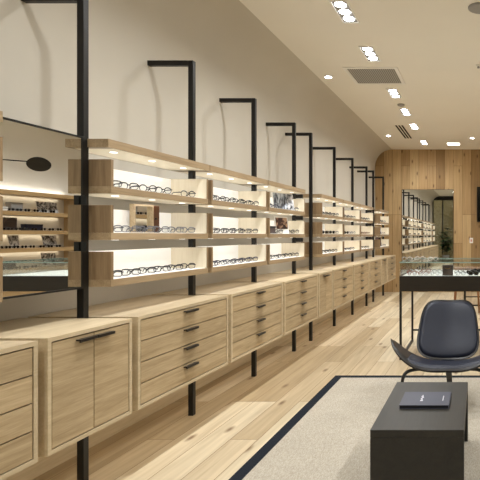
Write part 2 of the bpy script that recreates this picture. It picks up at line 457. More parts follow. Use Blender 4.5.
for i, y, k, lab in segs:
    src = dr if k == 'd' else dd
    o = src if first[k] else copy_tree(src); first[k] = False
    y0 = y if i == -1 else (P[i] + P[i + 1]) / 2 - (LN if k == 'd' else LD) / 2
    o.location = (XC, y0, ZB); o['label'] = lab; o['group'] = 'oak cabinets along the left wall'

# ------------------------------------------------------------------ shelf trays and canopies
TIERS = [('top', 1.637, .194), ('middle', 1.372, .198), ('bottom', 1.105, .200)]
DP = XF - XBK
def spots(t, ln, n=3, z=0):
    for k in range(n):
        y = ln * (k + .5) / n
        MB().lathe([(.019, z - .001), (.019, z - .003)], (-.10, y, 0), 16).build('downlight', M['spot'], t)
def make_tray(ln, hh, lit=True):
    t = thing('display_shelf', '', 'shelf')
    B(-DP, 0, .0, ln, 0, .04).build('base_board', M['oakshelf'], t)
    B(-DP, 0, 0, .020, .0402, hh).build('end_panel', M['oakvd'], t)
    B(-DP, 0, ln - .020, ln, .0402, hh).build('end_panel', M['oakvd'], t)
    for a in (.0201, ln - .0219): B(-DP, -.002, a, a + .0018, .0402, hh - .001).build('end_lit_face', M['oakin'], t)  # thin sheets added to give the inner ends their lit look
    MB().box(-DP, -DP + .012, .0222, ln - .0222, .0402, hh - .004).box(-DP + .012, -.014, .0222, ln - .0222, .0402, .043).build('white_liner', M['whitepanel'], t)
    B(-DP + .01, -.012, .012, ln - .012, -.0008, 0).build('underside_glow_panel', M['cream'], t)  # pale sheet added to make the underside look lit
    if lit: spots(t, ln)
    return t
def make_canopy(ln):
    t = thing('lit_canopy_board', '', 'shelf')
    half = PW + .002; xp = XP - XF
    # board notched round the poles at both ends
    nd = half - (1.0675 - ln) / 2
    poly = [(0, 0), (0, ln), (xp + half, ln), (xp + half, ln - nd), (xp - half, ln - nd), (xp - half, ln), (-DP, ln),
            (-DP, 0), (xp - half, 0), (xp - half, nd), (xp + half, nd), (xp + half, 0)]
    MB().prism(poly, 0, .047).build('board', M['oakshelf'], t, fix=True)
    B(-DP + .012, -.01, half + .03, ln - half - .03, -.0008, -.0001).build('underside_glow_panel', M['cream'], t)
    spots(t, ln)
    return t
LS = 1.018
bays = [(-1, 2.2 - LS, 'display bay left of the wall mirror'), (1, None, 'first bay'), (2, None, 'second bay'), (3, None, 'third bay'),
        (5, None, 'fourth bay'), (6, None, 'fifth bay'), (7, None, 'sixth bay'), (9, None, 'seventh bay')]
BAYNAME = {-1: 'the bay left of the wall mirror', 1: 'first bay past the wall mirror', 2: 'second bay past the wall mirror', 3: 'third bay past the wall mirror',
           5: 'fourth bay past the wall mirror', 6: 'fifth bay past the wall mirror', 7: 'sixth bay past the wall mirror', 9: 'last bay by the oak wall'}
BAYY = {}
trays = {}; can = None
for i, y, nm in bays:
    y0 = y if i == -1 else (P[i] + P[i + 1]) / 2 - LS / 2
    BAYY[i] = y0
    for tn, z, hh in TIERS:
        lab = f'oak {tn}-tier display shelf with white back, {BAYNAME[i]}'
        if tn not in trays:
            trays[tn] = make_tray(LS, hh, tn != 'bottom'); o = trays[tn]
        else: o = copy_tree(trays[tn])
        o.location = (XF, y0, z); o['label'] = lab; o['group'] = f'{tn} tier display shelves'
    lc = 1.056
    if can is None: can = make_canopy(lc); o = can
    else: o = copy_tree(can)
    yc = (2.2 - lc) if i == -1 else (P[i] + P[i + 1]) / 2 - lc / 2
    o.location = (XF, yc, 1.897); o['label'] = f'oak canopy board with downlights over {BAYNAME[i]}'; o['group'] = 'canopy boards over the shelves'

def area(name, loc, sx, sy, energy, rot=(0, 0, 0), col=(255, 236, 206), spread=PI):
    l = bpy.data.lights.new(name, 'AREA'); l.shape = 'RECTANGLE'; l.size = sx; l.size_y = sy; l.energy = energy
    l.color = lin(col)[:3]; l.spread = spread
    o = bpy.data.objects.new(name, l); C.objects.link(o); o.location = loc; o.rotation_euler = rot
    return o
for i, y, nm in bays:
    for z, e in ((1.893, .5), (1.634, .5), (1.369, .5), (1.102, .45)):  # lowest light has no fixture, added to brighten the wall below
        area('shelf_and_fill_light', (-2.29, BAYY[i] + LS / 2, z - .002), .012, .92, e, rot=(0, math.radians(8), 0), col=(252, 250, 250))

for i in range(-1, 10):
    ya, yb = (P[i], P[i + 1]) if i >= 0 else (1.2, P[0])
    area('under_cabinet_fill', (XC - .12, (ya + yb) / 2, ZB - .004), .012, (yb - ya) * .9, 1.1 * (yb - ya), rot=(0, math.radians(38), 0), col=(255, 246, 230))  # added fill without a fixture, lifts the wall and floor beneath
struct(B(XW, XW + .012, YF, YB - .001, 0, .40).build('baseboard_left', M['oakframe']))

# ------------------------------------------------------------------ wall mirror between the first two poles
y0, y1 = P[0] + PW + .004, P[1] - PW - .004
wm = thing('wall_mirror', 'large mirror in a thin black frame between the two nearest poles', 'mirror', (-2.222, y0, 1.10))
w = y1 - y0; h = .85
B(-.004, 0, .008, w - .008, .008, h - .008).build('mirror_glass', M['mirror'], wm)
fr = MB().box(-.012, .004, 0, w, 0, .010).box(-.012, .004, 0, w, h - .010, h).box(-.012, .004, 0, .008, .010, h - .010).box(-.012, .004, w - .008, w, .010, h - .010)
fr.box(-.016, -.012, 0, w, 0, h)
fr.build('frame', M['black'], wm)
for zc in (.494, .236): B(.0041, .034, w - .020, w - .006, zc - .026, zc + .026).build('clip', M['black'], wm)

# ------------------------------------------------------------------ eyeglasses
def rim_pts(cx, w, h, n=16, p=3.0):
    out = []
    for k in range(n):
        a = 2 * PI * k / n
        c, s = math.cos(a), math.sin(a)
        out.append((0, cx + w / 2 * math.copysign(abs(c) ** (2 / p), c), h / 2 + .0045 + h / 2 * math.copysign(abs(s) ** (2 / p), s)))
    return out
def eyeglass_parts(round_=False, dark=False, th=.0038):
    """local: faces +x, y across, z up from the shelf"""
    w, h, pw = (.050, .042, 2.2) if round_ else (.054, .038, 3.2)
    f = MB()
    rr = [th * (.62 + .5 * max(0, math.sin(2 * PI * k / 16)) ) for k in range(16)]
    for s in (-1, 1): f.tube(rim_pts(s * .034, w, h, 16, pw), rr, 5, closed=True)
    f.tube([(0, -.009, h * .72), (.002, 0, h * .80), (0, .009, h * .72)], th, 5)
    for s in (-1, 1): f.tube([(0, s * .060, h * .80), (-.004, s * .068, h * .82)], th, 5)
    tl = []
    for s in (-1, 1):
        tl.append(MB().tube([(-.004, s * .068, h * .82), (-.05, s * .069, h * .82), (-.095, s * .068, h * .80), (-.120, s * .066, h * .52), (-.138, s * .064, .0045)], th * .95, 5))
    ls = []
    for s in (-1, 1):
        pts = rim_pts(s * .034, w - .001, h - .001, 16, pw)
        ls.append(MB().add(pts, [tuple(range(16))]))
    for q in [f] + tl + ls: q.v = [(x * .90, y * .885, z * .96) for x, y, z in q.v]
    return f, tl, ls
EM = {}
def eyeglass_mesh(col, rnd, dark):
    k = (col, rnd, dark)
    if k not in EM:
        f, tl, ls = eyeglass_parts(rnd)
        one = MB(); one.add(f.v, []); one.f += f.f; one.sm += f.sm; one.mi += f.mi
        for t_ in tl:
            o_ = len(one.v); one.v += t_.v; one.f += [tuple(o_ + q for q in ff) for ff in t_.f]; one.sm += t_.sm; one.mi += [0] * len(t_.f)
        for t_ in ls:
            o_ = len(one.v); one.v += t_.v; one.f += [tuple(o_ + q for q in ff) for ff in t_.f]; one.sm += t_.sm; one.mi += [1] * len(t_.f)
        ob = one.build('eyeglasses', [EYE[col], M['darklens'] if dark else M['lens']])
        EM[k] = ob.data; bpy.data.objects.remove(ob)
    return EM[k]
PARTED = {}
def place_glasses(col, loc, rz, label, group, rnd=False, dark=False, parts=False, name='eyeglasses', cat='eyeglasses'):
    if parts:
        k = (col, rnd, dark)
        if k not in PARTED:
            t = thing(name, label, cat, loc, rz, group)
            f, tl, ls = eyeglass_parts(rnd)
            f.build('front_frame', EYE[col], t)
            for q in tl: q.build('temple', EYE[col], t)
            for q in ls: q.build('lens', M['darklens'] if dark else M['lens'], t)
            PARTED[k] = t; return t
        return dup(PARTED[k], loc, label, rz, group)
    o = bpy.data.objects.new(name, eyeglass_mesh(col, rnd, dark)); C.objects.link(o)
    o.location = loc; o.rotation_euler = (0, 0, rz)
    return tag(o, label, cat, group)

COLS = ['black', 'dark blue', 'black', 'tortoiseshell', 'black', 'dark blue', 'grey', 'black', 'dark blue', 'black']
BAYSHORT = {1: 'first bay past wall mirror', 2: 'second bay past wall mirror', 3: 'third bay past wall mirror', 5: 'fourth bay past wall mirror',
            6: 'fifth bay past wall mirror', 7: 'sixth bay past wall mirror', 9: 'last bay by oak wall'}
# (bay, tier) -> list of slots along the bay (metres from its near end)
def slots(n, a=.11, b=.93): return [a + (b - a) * k / (n - 1) for k in range(n)]
layout = {(1, 0): [.09, .24, .42, .57, .86], (1, 1): slots(6, .10, .85), (1, 2): slots(6, .10, .85),
          (2, 0): slots(6, .10, .85), (2, 1): slots(6, .10, .85), (2, 2): slots(6, .10, .85),
          (3, 0): [.10, .25, .84], (3, 1): [.38, .72, .87], (3, 2): slots(5, .10, .85),
          (5, 0): slots(5, .14, .84), (5, 1): slots(5, .14, .84), (5, 2): slots(5, .10, .80),
          (6, 0): slots(4, .15, .8), (6, 1): [.18, .34, .6, .78], (6, 2): slots(3, .2, .7),
          (7, 0): slots(4, .2, .8), (7, 1): slots(4, .2, .85), (7, 2): slots(3, .25, .75),
          (9, 0): [.2, .42, .75], (9, 1): [.7], (9, 2): [.75]}
cc = 0
for (bay, tr), ys in layout.items():
    tn, z, hh = TIERS[tr]
    for k, yy in enumerate(ys):
        col = COLS[(cc * 7 + k * 3 + tr) % len(COLS)]; cc += 1
        dark = (bay == 6 and tr == 1 and k < 2) or (bay == 5 and tr == 1 and k in (1, 2, 3))
        if dark: col = 'black'
        kind = 'sunglasses' if dark else 'eyeglasses'
        lab = f'{col} {kind}, {ORD[k]} from near end of {tn} tier, {BAYSHORT[bay]}'
        place_glasses(col, (XF - .062 + random.uniform(-.006, .006), BAYY[bay] + yy, z + .0432), -.5 + random.uniform(-.012, .012), lab,
                      f'eyeglasses on the {tn} tier', rnd=random.random() < .2, dark=dark, parts=bay == 1, name=kind, cat=kind)

# ------------------------------------------------------------------ things among the eyeglasses on the left shelves
def card(name, label, cat, loc, rz, wd, ht, mats, group=None, rim=.008, tilt=.16):
    """easel card facing local +x: board (frame) with a print; leans back; stands on loc"""
    t = thing(name, label, cat, loc, rz, group)
    n = Vector((math.cos(tilt), 0, math.sin(tilt))); u = Vector((0, 1, 0)); v = Vector((-math.sin(tilt), 0, math.cos(tilt)))
    c = v * (ht / 2 + .001) + Vector((.004, 0, .001))
    MB().obox(c, n * .004, u * wd / 2, v * ht / 2).build('board', M['white'], t)
    k = len(mats); pw = (wd - rim * (k + 1)) / k
    for q, m_ in enumerate(mats):
        cc_ = c + n * .0048 + u * (-wd / 2 + rim + pw / 2 + q * (pw + rim))
        bot = rim if name != 'framed_photo' else ht * .26
        MB().obox(cc_ + v * (bot - rim) / 2, n * .0008, u * pw / 2, v * (ht - rim - bot) / 2).build('print', m_, t)
    MB().tube([tuple(c + v * ht * .15 - n * .005), (-.075, 0, .0045)], .003, 6).build('easel_strut', M['white'], t)
    return t
bw = [picture(f'mono_print_{k}', [(40, 40, 46), (170, 172, 178), (240, 240, 242)], 11 + 2 * k, 3.1 * k + 1) for k in range(4)]
stripe = picture('mono_portraits', [(30, 32, 38), (110, 116, 128), (200, 206, 214)], 13, 9.3, (1, 2.2, .8))
redp = picture('dark_red_print', [(36, 24, 20), (84, 46, 32), (196, 160, 130)], 12, 4.2)
zt, zm, zb_ = (TIERS[k][1] + .0432 for k in range(3))
card('photo_card', 'black and white portrait card on the top tier, third bay past the wall mirror', 'photo card', (XF - .085, BAYY[3] + .60, zt), -.30, .34, .185, [stripe, stripe, bw[1]], rim=.004)
card('framed_photo', 'dark red photo above a white border on middle tier, third bay past wall mirror', 'photo card', (XF - .10, BAYY[3] + .58, zm), -.5, .18, .19, [redp], rim=.014)
bx = thing('display_box', 'small dark box beside the red photo on the middle tier, third bay past mirror', 'box', (XF - .11, BAYY[3] + .22, zm))
B(-.05, .05, -.08, .08, 0, .055).build('box_body', M['darkbox'], bx, bevel=.003); B(-.053, .053, -.083, .083, .0555, .078).build('lid', M['bookdark'], bx, bevel=.003)
card('photo_card', 'dark photo card on the middle tier of the last bay by the oak wall', 'photo card', (XF - .10, BAYY[9] + .36, zm), -.5, .17, .165, [bw[2]])
card('photo_card', 'tall dark photo card on the bottom tier of the last bay by the oak wall', 'photo card', (XF - .10, BAYY[9] + .33, zb_), -.5, .20, .205, [picture('dark_print', [(20, 18, 24), (60, 40, 50), (150, 130, 140)], 12, 2.2)])
# small table mirror with walnut stand, middle tier of the first bay
tm = thing('table_mirror', 'small oak-framed table mirror with walnut side, middle tier, first bay past wall mirror', 'mirror', (XF - .213, BAYY[1] + .60, zm), -.12)
f = MB().box(-.03, 0, -.085, -.074, 0, .195).box(-.03, 0, .074, .085, 0, .195).box(-.03, 0, -.074, .074, .184, .195).box(-.03, 0, -.074, .074, 0, .012).box(-.036, -.030, -.085, .085, 0, .195)
f.build('frame', M['oak'], tm)
B(-.0295, -.022, -.0735, .0735, .0125, .1835).build('mirror_glass', M['mirror'], tm)
B(-.036, .0, .0855, .138, 0, .192).build('side_stand', M['walnut'], tm, bevel=.002)
MB().tube([(.0005, .100, .10), (.009, .100, .10)], .006, 10).build('knob', M['blackhandle'], tm)

LAMP = 118
# ------------------------------------------------------------------ ceiling fittings
def make_downlight():
    t = thing('recessed_downlight', '', 'ceiling light')
    W, Ln = .082, .24
    fr = MB().box(-W, W, -Ln, -Ln + .014, -.010, 0).box(-W, W, Ln - .014, Ln, -.010, 0).box(-W, -W + .012, -Ln + .014, Ln - .014, -.010, 0).box(W - .012, W, -Ln + .014, Ln - .014, -.010, 0)
    fr.build('frame', M['white'], t)
    B(-W + .012, W - .012, -Ln + .014, Ln - .014, -.003, 0).build('housing', M['greyhousing'], t)
    for k in (-1, 0, 1):
        MB().lathe([(.050, -.0035), (.050, -.007)], (0, k * .147, 0), 20).build('lamp', M['lamp'], t)
    return t
dl = make_downlight()
ys = [4.7, 5.79, 7.41, 8.53, 9.67, 11.36]
more = [3.55, 2.4, .1, -.8]
DLL = ['three-lamp ceiling downlight nearest the top edge of the photo', 'three-lamp ceiling downlight just before the square vent', 'three-lamp ceiling downlight just past the square vent',
       'three-lamp ceiling downlight, fourth from the top of the photo', 'three-lamp ceiling downlight beside the slotted ceiling vent', 'three-lamp ceiling downlight closest to the oak back wall']
fst = True
for k, y in enumerate(ys + more):
    o = dl if fst else copy_tree(dl); fst = False
    o.location = (-1.27, y, H); o['group'] = 'three-lamp ceiling downlights'
    o['label'] = DLL[k] if k < 6 else 'three-lamp ceiling downlight above the near floor outside the photo'
for k, y in enumerate([-.2, 1.9, 4.0, 6.1, 8.2, 10.3]):  # unseen row added as fill light
    o = copy_tree(dl); o.location = (1.5, y, H); o['group'] = 'added three-lamp fill lights over the right side'; o['label'] = 'added three-lamp fill light over the right side, outside the photo'
def spot(loc, energy, ang=156, blend=1.0, r=.045):
    l = bpy.data.lights.new('downlight_lamp', 'SPOT'); l.energy = energy; l.spot_size = math.radians(ang); l.spot_blend = blend
    l.shadow_soft_size = r; l.color = lin((248, 251, 253))[:3]
    o = bpy.data.objects.new('downlight_lamp', l); C.objects.link(o); o.location = loc
for y in ys + more: spot((-1.27, y, H - .02), LAMP)
for y in [-.2, 1.9, 4.0, 6.1, 8.2, 10.3]: spot((1.5, y, H - .02), LAMP * 1.5)  # fill from the added right row, stronger to reach the cabinet fronts
# square return-air grille
v = thing('air_vent', 'square grey air grille in the ceiling between the second and third downlights', 'vent', (-1.38, 6.6, H))
fr = MB()
a_, b_ = .345, .30
fr.box(-a_, a_, -a_, -b_, -.008, 0).box(-a_, a_, b_, a_, -.008, 0).box(-a_, -b_, -b_, b_, -.008, 0).box(b_, a_, -b_, b_, -.008, 0)
fr.build('frame', M['white'], v)
B(-b_, b_, -b_, b_, -.004, 0).build('grille', M['vent'], v)
v = thing('ceiling_slot_vent', 'ceiling slot diffuser with three dark slots left of the far downlights', 'vent', (-1.55, 10.2, H))
B(-.10, .10, -.66, .66, -.004, 0).build('plate', M['ceiling'], v)
for k in (-1, 0, 1): B(k * .058 - .018, k * .058 + .018, -.64, .64, -.0065, -.0042).build('slot', M['gapdark'], v)
for (x, y, lab) in ((-2.01, 6.63, 'small round ceiling spotlight above the left shelves, the nearer one'), (-1.93, 10.55, 'small round ceiling spotlight above the left shelves, the farther one'),
                    (-.17, 10.8, 'small round ceiling spotlight near the oak wall at the right')):
    s = thing('round_spotlight', lab, 'ceiling light', (x, y, H))
    MB().lathe([(.062, 0), (.062, -.006), (.046, -.008)], (0, 0, 0), 20).build('trim_ring', M['white'], s)
    MB().lathe([(.040, -.0085), (.040, -.011)], (0, 0, 0), 16).build('lamp', M['lamp'], s)
s = thing('ceiling_panel_light', 'flat rectangular ceiling light close to the oak wall above the mirror', 'ceiling light', (-.61, 11.5, H))
B(-.16, .16, -.15, .15, -.008, 0).build('frame', M['white'], s); B(-.14, .14, -.13, .13, -.011, -.0085).build('diffuser', M['panelglow'], s)
s = thing('ceiling_speaker', 'round grey ceiling speaker at the top right corner', 'speaker', (0.0, 4.62, H))
MB().lathe([(.112, 0), (.110, -.010), (.10, -.012)], (0, 0, 0), 28).build('rim', M['greyhousing'], s)
MB().lathe([(.098, -.0125), (.096, -.015)], (0, 0, 0), 28).build('grille', M['greyhousing'], s)
s = thing('ceiling_sprinkler', 'small white sprinkler cap on the ceiling at the right edge', 'sprinkler', (-.02, 6.17, H))
MB().lathe([(.035, 0), (.03, -.02)], (0, 0, 0), 16).build('cap', M['white'], s); MB().lathe([(.012, -.0205), (.018, -.04)], (0, 0, 0), 10).build('head', M['greyhousing'], s)
s = thing('smoke_detector', 'small flat ceiling sensor between the third and fourth downlights', 'sensor', (-1.27, 8.04, H))
MB().lathe([(.06, 0), (.055, -.022), (.03, -.03)], (0, 0, 0), 18).build('body', M['greyhousing'], s)

# ------------------------------------------------------------------ rug, coffee table, book
rg = thing('rug', 'beige woven rug with dark navy border under the coffee table', 'rug', (0, 0, 0))
rx0, rx1, ry0, ry1, bw_ = -1.43, 1.75, .9, 4.95, .078
B(rx0 + bw_, rx1 - bw_, ry0 + bw_, ry1 - bw_, 0, .010).build('woven_field', M['rug'], rg)
MB().box(rx0, rx0 + bw_, ry0, ry1, 0, .0098).box(rx1 - bw_, rx1, ry0, ry1, 0, .0098).box(rx0 + bw_, rx1 - bw_, ry1 - bw_, ry1, 0, .0098).box(rx0 + bw_, rx1 - bw_, ry0, ry0 + bw_, 0, .0098).build('border', M['rugborder'], rg)
ct = thing('coffee_table', 'low dark charcoal oak coffee table with solid end panels on the rug', 'coffee table', (-.564, 2.564, .0102))
W, D, Ht = .482, .838, .39
B(0, W, 0, D, Ht - .04, Ht).build('tabletop', M['coffee'], ct, bevel=.002)
B(0, W, 0, .04, 0, Ht - .0402).build('end_panel', M['coffee'], ct, bevel=.002)
B(0, W, D - .04, D, 0, Ht - .0402).build('end_panel', M['coffee'], ct, bevel=.002)
B(.03, W - .045, .0402, D - .0402, .06, .085).build('lower_shelf', M['coffee'], ct)
B(.0, .02, .0402, D - .0402, 0, Ht - .0402).build('side_panel', M['coffee'], ct)
bk = thing('book', 'navy hardback book lying on the dark coffee table', 'book', (-.466, 2.874, .4004))
w, d = .287, .246
B(.003, w - .003, .003, d - .001, .0025, .0185).build('pages', M['bookdark'], bk)
MB().box(0, w, 0, d, 0, .0023).box(0, w, 0, d, .0187, .021).box(0, w, d - .0008, d, .0023, .0187).build('cover', M['bookcover'], bk, bevel=.0008)
pr = MB()
for k in range(6):   # column of small unreadable silver lettering across the cover
    pr.box(.112 + (k % 2) * .004, .128 - (k % 3) * .003, .075 + k * .019, .087 + k * .019, .0211, .0214)
for k in range(7):
    pr.box(.243, .249, .08 + k * .013, .089 + k * .013, .0211, .0214)
pr.build('cover_lettering', M['print'], bk)

# ------------------------------------------------------------------ shell chair
CX = -.272
ch = thing('shell_chair', 'black plywood shell chair with navy leather pads facing the coffee table', 'chair', (CX, 4.09, .0102))
Z0 = -.0102
def seat_pt(u, v, off=0.0, um=1.0, vm=1.0):
    x = .465 * u * um
    uu = abs(u * um)
    z = .330 + .203 * uu ** 3.0
    hd = .215 * max(0.0, 1 - uu ** 2.6) ** .5 * vm + (.012 if vm == 1 else 0)
    y = v * hd + .05 * uu ** 2
    z += .012 - .115 * (v * .215 * vm) * (1 - uu * .6) - .016 * (v < -.5) * ((-v - .5) / .5) ** 2
    return (x, y, z + off + Z0)
def shell(fn, nu, nv, th):
    g = MB(); V = []; F = []
    for s_ in (0, 1):
        for i in range(nu + 1):
            for j in range(nv + 1):
                V.append(fn(-1 + 2 * i / nu, -1 + 2 * j / nv, -th * s_))
    N = (nu + 1) * (nv + 1); idx = lambda s_, i, j: s_ * N + i * (nv + 1) + j
    for i in range(nu):
        for j in range(nv):
            F.append((idx(0, i, j), idx(0, i + 1, j), idx(0, i + 1, j + 1), idx(0, i, j + 1)))
            F.append((idx(1, i, j), idx(1, i, j + 1), idx(1, i + 1, j + 1), idx(1, i + 1, j)))
    for i in range(nu):
        for j in (0, nv): F.append((idx(0, i, j), idx(1, i, j), idx(1, i + 1, j), idx(0, i + 1, j)))
    for j in range(nv):
        for i in (0, nu): F.append((idx(0, i, j), idx(0, i, j + 1), idx(1, i, j + 1), idx(1, i, j)))
    g.add(V, F, True); return g
o = shell(lambda u, v, d: seat_pt(u, v, d), 40, 12, .014).build('seat_shell', M['shell'], ch, fix=True); o.data.set_sharp_from_angle(angle=math.radians(50))
def padpt(u, v, d):
    r = max(abs(u) ** 6, abs(v) ** 6)
    return seat_pt(u, v, .003 + (.014 * (1 - r) if d == 0 else 0), .66, .88)
o = shell(padpt, 36, 14, .001).build('seat_pad', M['leather'], ch, fix=True)
# backrest: rounded trapezoid reclining, hugging forward at the sides
def back_outline(a, grow=0.0):
    """superellipse-ish parameter a -> (s, t), s across -1..1, t 0..1 bottom to top"""
    p = 4.2
    c, s = math.cos(a), math.sin(a)
    return math.copysign(abs(c) ** (2 / p), c), math.copysign(abs(s) ** (2 / p), s)
BB, BT = Vector((0, .115, .352 + Z0)), Vector((0, .41, .815 + Z0))
bn = Vector((0, -(BT - BB).z, (BT - BB).y)).normalized()    # towards the sitter
def back_pt(s, t, d, k=1.0):
    tt = (t * k + 1) / 2
    half = (.276 * (1 - tt) + .216 * tt + .012 * math.sin(PI * tt)) * k
    p = BB.lerp(BT, tt) + Vector((s * half, 0, 0))
    p += bn * (.06 * (s * k) ** 2 - .022 * math.sin(PI * tt) + d)
    return p
def back_mesh(k, d0, d1, puff):
    g = MB(); n = 56; rings = 9; V = []; F = []
    for side in (0, 1):
        for r_ in range(rings + 1):
            q = r_ / rings
            for a in range(n):
                s, t = back_outline(2 * PI * a / n)
                d = (d0 + puff * (1 - q ** 6)) if side == 0 else d1
                V.append(tuple(back_pt(s * q, t * q, d, k)))
    N = (rings + 1) * n
    for side in (0, 1):
        for r_ in range(rings):
            for a in range(n):
                b2 = (a + 1) % n; o_ = side * N
                F.append((o_ + r_ * n + a, o_ + r_ * n + b2, o_ + (r_ + 1) * n + b2, o_ + (r_ + 1) * n + a))
    for a in range(n):
        b2 = (a + 1) % n; F.append((rings * n + a, rings * n + b2, N + rings * n + b2, N + rings * n + a))
    g.add(V, F, True); return g
o = back_mesh(1.0, 0, -.014, 0).build('backrest_shell', M['shell'], ch, fix=True); o.data.set_sharp_from_angle(angle=math.radians(50))
back_mesh(.94, .003, .001, .020).build('backrest_pad', M['leather'], ch, fix=True)
MB().obox((0, .172, .345 + Z0), (.055, 0, 0), (0, .012, .020), (0, -.010, .006)).build('back_bracket', M['shell'], ch, bevel=.004)
def arc_leg(s):
    pts = [(s * .348, -.16, .0025), (s * .344, -.155, .14), (s * .340, -.15, .235), (s * .326, -.14, .285), (s * .295, -.12, .308), (s * .23, -.085, .314), (s * .12, -.04, .306), (0 + s * .012, -.01, .306)]
    P2 = []
    for i in range(len(pts) - 1):
        for q in range(4):
            a = Vector(pts[max(i - 1, 0)]); b_ = Vector(pts[i]); c_ = Vector(pts[i + 1]); d_ = Vector(pts[min(i + 2, len(pts) - 1)]); t = q / 4
            P2.append(.5 * ((2 * b_) + (c_ - a) * t + (2 * a - 5 * b_ + 4 * c_ - d_) * t * t + (3 * b_ - a - 3 * c_ + d_) * t ** 3))
    P2.append(Vector(pts[-1]))
    return MB().tube(P2, .0135, 8)
for s in (-1, 1): arc_leg(s).build('leg', M['shell'], ch)
lg = MB()
path = [(0, .0, .300), (0, .12, .282), (0, .24, .22), (0, .35, .12), (0, .44, 0)]
for a, b_ in zip(path[:-1], path[1:]):
    pass
V = []; F = []
for k, p in enumerate(path):
    hw = .030 - .002 * k; tt = .011
    nx = Vector((0, (path[min(k + 1, 4)][2] - path[max(k - 1, 0)][2]), -(path[min(k + 1, 4)][1] - path[max(k - 1, 0)][1]))).normalized()
    for sx, sn in ((-1, -1), (1, -1), (1, 1), (-1, 1)):
        q = Vector(p) + Vector((sx * hw, 0, 0)) + nx * tt * sn
        if k == 4: q.z = 0
        V.append(tuple(q))
for k in range(4):
    for e in range(4): F.append((k * 4 + e, k * 4 + (e + 1) % 4, (k + 1) * 4 + (e + 1) % 4, (k + 1) * 4 + e))
F += [(3, 2, 1, 0), (16, 17, 18, 19)]
lg.add(V, F, False).build('leg', M['shell'], ch, fix=True)

# ------------------------------------------------------------------ glass display table
TX0, TX1, TY0, TY1 = -.903, 1.05, 5.6, 6.6
dt = thing('display_table', 'tall black display table with a glass case top behind the shell chair', 'display table', (TX0, TY0, 0))
w, d = TX1 - TX0, TY1 - TY0
zb0, zb1, zg = .768, .938, 1.098
ap = MB().box(0, w, 0, .03, zb0, zb1).box(0, w, d - .03, d, zb0, zb1).box(0, .03, .03, d - .03, zb0, zb1).box(w - .03, w, .03, d - .03, zb0, zb1)
ap.box(.03, w - .03, .03, d - .03, zb0, zb0 + .02)
ap.build('apron', M['tableblack'], dt)
B(.0302, w - .0302, .0302, d - .0302, zb1 - .03, zb1 + .002).build('white_tray', M['tray'], dt)
q = .025
for x, y in ((0, 0), (w - q, 0), (0, d - q), (w - q, d - q)):
    B(x, x + q, y, y + q, 0, zb0 - .0002).build('leg', M['black'], dt)
for x in (0, w - q): B(x, x + q, q + .0002, d - q - .0002, .0, q).build('floor_rail', M['black'], dt)
B(q + .0002, w - q - .0002, d - q, d, .14, .14 + .02).build('rear_rail', M['black'], dt)
g = MB().box(.004, w - .004, .004, .010, zb1 + .0022, zg - .012).box(.004, w - .004, d - .010, d - .004, zb1 + .0022, zg - .012)
g.box(.004, .010, .0102, d - .0102, zb1 + .0022, zg - .012).box(w - .010, w - .004, .0102, d - .0102, zb1 + .0022, zg - .012)
g.build('glass_side', M['glass'], dt)
B(.003, w - .003, .003, d - .003, zg - .0118, zg).build('glass_top', M['glass'], dt)
MB().box(0, w, 0, .003, zg - .0118, zg).box(0, w, d - .003, d, zg - .0118, zg).box(0, .003, .003, d - .003, zg - .0118, zg).box(w - .003, w, .003, d - .003, zg - .0118, zg).build('glass_edge', M['glassedge'], dt)
TZ = zb1 + .0024
def tp(px, y): return (px - 480) * y / 500.0
# rows of frames in the case: front rows read left to right
rows = [(5.69, [412, 423.5, 435], ['reddish', 'reddish', 'clear'], 'front row left of dark card'),
        (5.86, [412, 424.5, 437], ['reddish', 'tortoiseshell', 'clear'], 'second row left of dark card'),
        (6.03, [414, 425.5, 437], ['clear', 'reddish', 'grey'], 'third row left of dark card'),
        (6.20, [414, 426], ['tortoiseshell', 'brown'], 'fourth row left of dark card'),
        (5.69, [460.5, 473.5], ['grey', 'black'], 'front row right of dark card'),
        (5.86, [459, 471.5], ['clear', 'black'], 'second row right of dark card'),
        (6.03, [463, 475.5], ['brown', 'black'], 'third row right of dark card'),
        (6.20, [466, 477.5], ['grey', 'black'], 'fourth row right of dark card')]
for y, pxs, cols, nm in rows:
    for k, (px, col) in enumerate(zip(pxs, cols)):
        x = tp(px, y)
        place_glasses(col, (x, y, TZ), -PI / 2 + random.uniform(-.05, .05), f'{col} eyeglasses, {ORD[k]} from left in {nm}, inside glass display table', 'eyeglasses inside the display table', rnd=k % 2 == 0, dark=(col == 'black'))
for k, px in enumerate([407, 420, 433]):
    place_glasses('clear', (tp(px, 5.82 + .12 * (k % 2)), 5.82 + .12 * (k % 2), zg + .0006), -PI / 2 + random.uniform(-.1, .1), f'pale clear eyeglasses on top of the display table glass, {ORD[k]} from left', 'eyeglasses on the glass top', rnd=True)
x0, x1 = tp(442.5, 5.68), tp(453, 5.68)
cb = thing('brand_card', 'dark brown upright card block with small gold emblem inside the display table', 'display card', (x0, 5.67, TZ))
B(0, x1 - x0, 0, .03, 0, .118).build('block', M['darkbox'], cb, bevel=.002)
em = MB(); cw = (x1 - x0) / 2
for s in (-1, 1):   # pair of small wings
    em.prism([(cw + s * .002, .078), (cw + s * .030, .086), (cw + s * .024, .079), (cw + s * .010, .073), (cw + s * .002, .072)], -.0012, -.0002, axis='Y')
em.build('gold_emblem', M['brass'], cb, fix=True)

